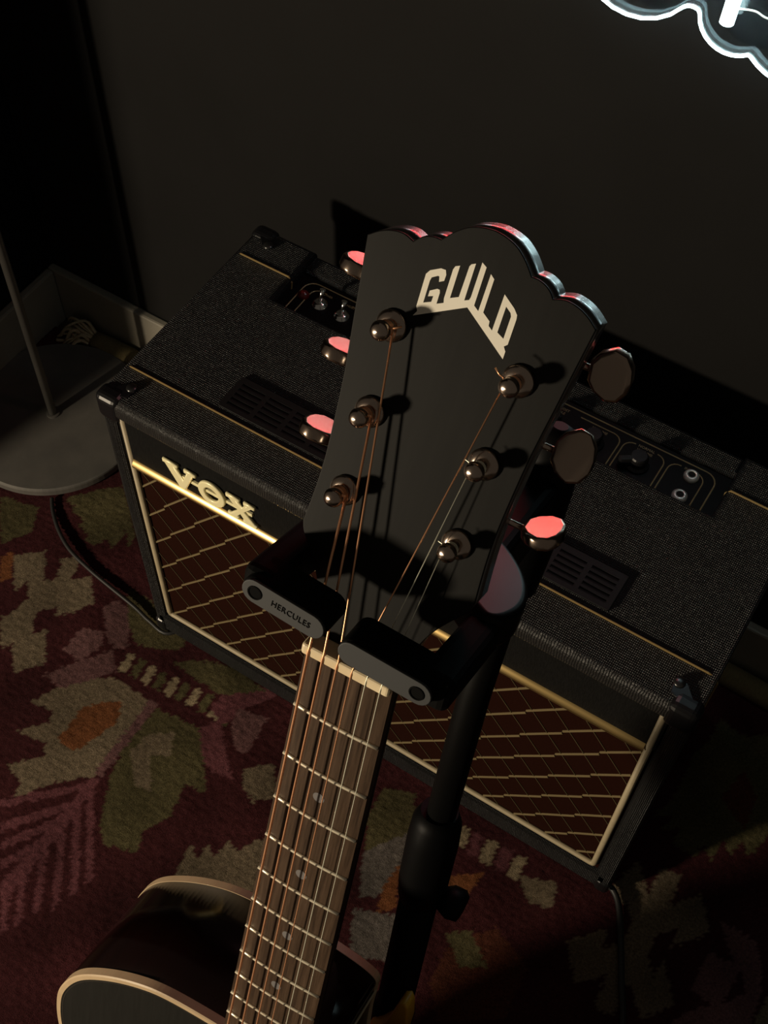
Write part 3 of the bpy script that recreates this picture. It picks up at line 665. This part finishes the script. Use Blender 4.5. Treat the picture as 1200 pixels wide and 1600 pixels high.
# body
bo = [(0, -.3425), (-.036, -.3425), (-.072, -.346), (-.095, -.354), (-.119, -.369), (-.139, -.388), (-.151, -.411), (-.155, -.434), (-.152, -.466), (-.138, -.515), (-.125, -.56), (-.132, -.615), (-.17, -.68), (-.194, -.74), (-.188, -.79), (-.15, -.83), (-.08, -.848), (0, -.852), (.08, -.848), (.15, -.83), (.188, -.79), (.194, -.74), (.17, -.68), (.132, -.615), (.125, -.56), (.135, -.51), (.142, -.475), (.130, -.448), (.105, -.438), (.08, -.446), (.055, -.447), (.038, -.425), (.0325, -.39), (.0315, -.362), (.028, -.348)]
bs = [(v.x, v.y) for v in cat([(x, y, 0) for x, y in bo], 7, True)]
ZT, ZB = -.0085, -.1005
def ins(P, d):
    out = []; n = len(P)
    for i in range(n):
        a, c = Vector(P[i - 1]), Vector(P[(i + 1) % n]); t = (c - a).normalized(); out.append((P[i][0] + t.y * d * SGN, P[i][1] - t.x * d * SGN))
    return out
ar = sum(bs[i - 1][0] * bs[i][1] - bs[i][0] * bs[i - 1][1] for i in range(len(bs))); SGN = -1 if ar > 0 else 1
def sides():
    b = bmesh.new(); n = len(bs); rg = []
    for z in (ZT - .003, ZB + .003): rg.append([b.verts.new((x, y, z)) for x, y in bs])
    ii = ins(bs, .0025)
    for z in (ZB + .003, ZT - .003): rg.append([b.verts.new((x, y, z)) for x, y in ii])
    for a, c in zip(rg, rg[1:] + rg[:1]):
        for i in range(n): b.faces.new((a[i], a[(i + 1) % n], c[(i + 1) % n], c[i]))
    bmesh.ops.recalc_face_normals(b, faces=b.faces[:]); return b
part('body_side', sides(), 'side_wood', gtr, smooth=True)
hole = ell(0, -.50, .050, .050, 48)
part('soundboard', shape([ins(bs, .0030), hole[::-1]], ZT - .0030, ZT), 'top_wood', gtr, 'matte black soundboard')
part('body_back', shape([ins(bs, .0030)], ZB, ZB + .003), 'side_wood', gtr)
def ribbon(z0, z1, out):
    """square-edged binding strip round the outline"""
    b = bmesh.new(); n = len(bs); o_ = ins(bs, -.0005); i_ = ins(bs, .0034); rg = []
    zs = (z0, z1); e = .0008
    prof = [(o_, zs[0]), (o_, zs[1] - e if out > 0 else zs[1]), (ins(bs, .0004), zs[1]), (i_, zs[1]), (i_, zs[0])] if out > 0 else [(o_, zs[1]), (o_, zs[0] + e), (ins(bs, .0004), zs[0]), (i_, zs[0]), (i_, zs[1])]
    for P, z in prof: rg.append([b.verts.new((x, y, z)) for x, y in P])
    for a, c in zip(rg, rg[1:] + rg[:1]):
        for i in range(n): b.faces.new((a[i], a[(i + 1) % n], c[(i + 1) % n], c[i]))
    bmesh.ops.recalc_face_normals(b, faces=b.faces[:]); return b
part('binding', ribbon(ZT - .0062, ZT + .0003, 1), 'binding', gtr, 'cream front edge binding')
part('binding', ribbon(ZB - .0003, ZB + .0060, -1), 'binding', gtr, 'cream back edge binding')
part('purfling', shape([ins(bs, .0052), ins(bs, .0046)[::-1]], ZT, ZT + .0001), 'purfling', gtr)
part('rosette', shape([ell(0, -.50, .058, .058, 48), ell(0, -.50, .053, .053, 48)[::-1]], ZT, ZT + .0002), 'binding', gtr)
part('bridge', shape([[(-.075, -.668), (-.078, -.655), (-.060, -.645), (0, -.642), (.060, -.645), (.078, -.655), (.075, -.668), (.04, -.676), (-.04, -.676)][::-1]], ZT, ZT + .008, I4, .002), 'rosewood', gtr)
part('saddle', box(-.037, .037, -.6505, -.6475, ZT + .006, .0030, .0005), 'bone', gtr)

part('seam_strip', tube([(.0322, -.3625, ZB + .004), (.0328, -.3632, ZT - .004)], .0007, 6), 'binding', gtr, 'thin cream seam line at the cutaway corner')
# ------------------------------------------------------------------ guitar stand, in the guitar's own leaning frame
SX, SZ = .0180, -.170
std = thing('guitar_stand', 'black tripod guitar stand gripping the neck, with rubber-faced grip arms', 'stand', (SX + .02, -.93, SZ), GM)
def ax(y): return (SX + max(0, -(y + .23)) * .055, y, SZ)
Rg = Matrix.Rotation(R(90), 4, 'X')          # lathe axis z -> -y
def cyl_y(x, z, prof, n=28): # prof of (radius, y)
    return lathe([(r_, -y) for r_, y in prof], n, Matrix.Translation((x, 0, z)) @ Matrix.Rotation(R(-90), 4, 'X') @ Matrix.Diagonal((1, 1, -1, 1)) @ Matrix.Diagonal((1, 1, -1, 1)))
part('upper_tube', tube([ax(.0), ax(-.15), ax(-.32)], .0098, 24), 'stand_metal', std, smooth=True)
part('lower_tube', tube([ax(-.30), ax(-.50), ax(-.72), ax(-.88)], .0135, 24), 'stand_metal', std, smooth=True)
part('height_collar', tube([ax(-.262), ax(-.272), ax(-.290), ax(-.335), ax(-.350), ax(-.358)], .016, 24, rad=[.0125, .0165, .0175, .0172, .0155, .0120]), 'stand_plastic', std, smooth=True)
kc = Vector(ax(-.352))
part('height_knob', join(tube([kc, kc + Vector((.016, .006, -.002))], .006, 14), tube([kc + Vector((.014, .006, -.002)), kc + Vector((.021, .0065, -.003)), kc + Vector((.029, .007, -.004)), kc + Vector((.031, .007, -.004))], .010, 20, rad=[.008, .0118, .0112, .008])), 'stand_plastic', std, smooth=True)
part('lock_ring', tube([ax(-.485), ax(-.489), ax(-.520), ax(-.524)], .0165, 20, rad=[.0145, .0165, .0165, .0145]), 'stand_plastic', std, smooth=True)
part('leg_lock', shape([[(.036, -.470), (.0405, -.440), (.0445, -.436), (.0480, -.442), (.0510, -.458), (.0525, -.520), (.020, -.520), (.023, -.494), (.030, -.484)]], -.1565, -.1430, I4, .0015), 'yellow', std, 'yellow plastic lock lever on the stand tube')
# head housing and forward bracket
part('yoke_housing', tube([ax(.046), ax(.042), ax(.030), ax(.010), ax(-.030), ax(-.060), ax(-.066)], .016, 28, rad=[.004, .0095, .0145, .0165, .0165, .0150, .0110]), 'stand_plastic', std, smooth=True)
part('yoke_bracket', box(-.006, .030, -.012, .022, -.160, -.070, .005, 3), 'stand_plastic', std)
yo = [(0, -.108), (.023, -.097), (.040, -.082), (.050, -.066), (.0535, -.050), (.0500, -.036), (.043, -.031), (.034, -.036), (.020, -.046), (0, -.050)]
yo = yo + [(-x, z) for x, z in yo[-2:0:-1]]
part('yoke_plate', shape([[(v.x, v.y) for v in cat([(x, z, 0) for x, z in yo], 5, True)]], -.018, 0, Matrix.Translation((0, .030, -.065)) @ Matrix.Rotation(R(-9), 4, 'X') @ Matrix.Translation((0, -.018, .065)) @ frame((0, 0, 0), (1, 0, 0), (0, 0, 1), (0, -1, 0)), .0035, 4), 'yoke', std, 'glossy black curved yoke behind the headstock', smooth=False)
def hull(s0, s1, bev):
    b = bmesh.new(); vs = []
    for x0, x1, y0, y1, z in (s0, s1):
        vs += [b.verts.new(p) for p in ((x0, y0, z), (x1, y0, z), (x1, y1, z), (x0, y1, z))]
    for f in ((3, 2, 1, 0), (4, 5, 6, 7), (0, 1, 5, 4), (1, 2, 6, 5), (2, 3, 7, 6), (3, 0, 4, 7)): b.faces.new([vs[i] for i in f])
    bmesh.ops.recalc_face_normals(b, faces=b.faces[:])
    bmesh.ops.bevel(b, geom=b.edges[:], offset=bev, segments=3, profile=.5, affect='EDGES', clamp_overlap=True); return b
def arm(s):
    f0, b0 = ((.0350, .0510, .0215, .0400, .0185), (.0350, .0500, .0080, .0290, -.052)) if s > 0 else ((-.0475, -.0320, .0300, .0475, .0185), (-.0500, -.0340, .0120, .0350, -.052))
    o = part('grip_arm', hull(b0, f0, .0045), 'matte_black', std)
    y = (.0325 if s > 0 else .0385)
    tl = R(-5 if s < 0 else -3)
    hl = .0155 if s > 0 else .0138
    mx = Matrix.Translation((.0237 if s > 0 else -.0245, y, 0)) @ Matrix.Rotation(tl, 4, 'Z')
    g = part('rubber_grip', shape([stadium(-hl, hl, 0, .0063)[::1]], .0040, .0218, mx, .0014, 3), 'rubber_black', o); g.location = (0, 0, 0)
    c = part('grip_cap', shape([stadium(-hl, hl, 0, .0059)], .0214, .0228, mx, .0004), 'rubber', o, 'charcoal rubber end face'); c.location = (0, 0, 0)
    d = part('pivot_screw', lathe([(.0034, .0224), (.0034, .0232), (.0028, .0233), (.0026, .0229), (0, .0229)], 20, mx @ Matrix.Translation((s * hl * .97, 0, 0)), cap=False), 'rubber_black', o); d.location = (0, 0, 0)
    if s < 0:
        t = part('grip_lettering', text('HERCULES', .0043, .00015, mx @ Matrix.Translation((.0040, -.0001, .0229)), sx=.88, space=1.08), 'rubber_black', o, 'raised lettering reading HERCULES'); t.location = (0, 0, 0)
arm(-1); arm(1)
# tripod: legs are set in room space, brought back into the leaning frame
GI = GM.inverted()
hub = GM @ Vector(ax(-.80)); foot0 = GM @ Vector(ax(-.88))
part('tripod_hub', tube([ax(-.775), ax(-.785), ax(-.835), ax(-.845)], .021, 20, rad=[.017, .0225, .0225, .017]), 'stand_plastic', std, smooth=True)
for a in (-90, 25, 155):
    e = Vector((hub.x + .30 * math.cos(R(a)), hub.y - .03 + .24 * math.sin(R(a)), .0195))
    st = hub + (e - hub) * .07
    part('leg', tube([GI @ st, GI @ e], .0085, 14), 'stand_metal', std, smooth=True)
    ft = part('rubber_foot', tube([GI @ (e - (e - hub).normalized() * .03), GI @ e, GI @ (e + (e - hub).normalized() * .003)], .0105, 14), 'rubber_black', std, smooth=True)
# lower body rest
rb = ax(-.80)
for s in (-1, 1):
    part('body_rest', tube(cat([(SX + .032, -.79, SZ + .02), (s * .05 + .02, -.845, SZ + .045), (s * .085 + .01, -.868, -.10), (s * .09, -.868, -.03), (s * .09, -.862, .006), (s * .09, -.845, .012)], 5), .0068, 12), 'rubber_black', std, smooth=True)

# ------------------------------------------------------------------ neon sign on the back wall
NY = .329
NF = frame((0, NY, 0), (1, 0, 0), (0, 0, 1), (0, -1, 0))
def arc3(p, q, r, n=9):
    """points on the circle through three points, from p to r by way of q"""
    ax_, ay, bx, by, cx, cy = *p, *q, *r
    d = 2 * (ax_ * (by - cy) + bx * (cy - ay) + cx * (ay - by))
    ux = ((ax_ ** 2 + ay ** 2) * (by - cy) + (bx ** 2 + by ** 2) * (cy - ay) + (cx ** 2 + cy ** 2) * (ay - by)) / d
    uy = ((ax_ ** 2 + ay ** 2) * (cx - bx) + (bx ** 2 + by ** 2) * (ax_ - cx) + (cx ** 2 + cy ** 2) * (bx - ax_)) / d
    R_ = math.hypot(ax_ - ux, ay - uy); a0, a1, a2 = (math.atan2(y - uy, x - ux) for x, y in (p, q, r))
    t1, t2 = (a1 - a0) % (2 * math.pi), (a2 - a0) % (2 * math.pi)
    if t1 > t2: t2 -= 2 * math.pi
    return [(ux + R_ * math.cos(a0 + t2 * i / n), uy + R_ * math.sin(a0 + t2 * i / n)) for i in range(n + 1)]
cs = []
for P in (((-.030, .838), (.022, .8045), (.0585, .8265)), ((.0610, .8285), (.0670, .8298), (.0705, .8290)), ((.0722, .8265), (.0905, .8045), (.1155, .8085)), ((.1175, .8080), (.155, .7965), (.186, .813)),
          ((.189, .813), (.232, .800), (.264, .834)), ((.267, .836), (.322, .848), (.331, .903)), ((.333, .905), (.362, .955), (.307, .998)), ((.305, 1.0), (.245, 1.052), (.202, 1.032)), ((.200, 1.032), (.140, 1.062), (.082, 1.037)),
          ((.080, 1.037), (.010, 1.058), (-.036, 1.012)), ((-.038, 1.012), (-.110, .985), (-.098, .925)), ((-.098, .922), (-.098, .850), (-.034, .840))): cs += arc3(*P)
sign = thing('neon_sign', 'cloud-shaped clear acrylic neon sign with glowing white outline, high on the wall', 'sign', (.12, NY, .80))
part('backing_panel', shape([cs], -.003, .003, NF), 'acrylic', sign, 'clear acrylic backing')
part('outline_tube', tube([(x, NY - .004, z) for x, z in cs], .0013, 6, True, up=(0, 1, 0)), 'neon_white', sign, 'cool white outline tube', smooth=True)
def stroke(P, r, m, lab): part('neon_stroke', tube(cat([(x, NY - .012, z) for x, z in P], 5), r, 12), m, sign, lab, smooth=True)
stroke([(.0955, .8330), (.0962, .850), (.098, .90), (.101, .945), (.108, .965)], .0054, 'neon_white', 'white upright stroke of the sign')
stroke([(.160, .850), (.175, .845), (.19, .856), (.19, .89), (.165, .905), (.15, .885), (.155, .86)], .0044, 'neon_white', 'white curl of the sign')
part('added_red_glow', shape([[(v.x, v.y) for v in cat([(x, z, 0) for x, z in ((-.088, .900), (-.070, .872), (-.035, .862), (0, .868), (.040, .860), (.072, .872), (.083, .900), (.080, .950), (.060, .985), (.020, .995), (-.030, .990), (-.070, .975), (-.088, .940))], 4, True)]], .004, .012, NF, .002), 'red_reflection_glow', sign, 'added unseen red glowing shape that feeds the red reflections')  # invented out of view, added as a source for the red reflections
part('lead_wire', tube(cat([(.101, NY - .008, .8440), (.112, NY - .006, .8450), (.122, NY - .006, .8430), (.140, NY - .006, .846), (.150, NY - .008, .858)], 5), .0008, 6), 'wire', sign, smooth=True)
for x, z in ((-.06, .87), (.30, .87), (-.03, 1.01), (.25, 1.01)):
    part('standoff', lathe([(.006, -.025), (.006, .004), (.0075, .0045), (.0075, .0065), (0, .0068)], 16, NF @ Matrix.Translation((x, z, 0)), cap=False), 'chrome', sign, smooth=True)
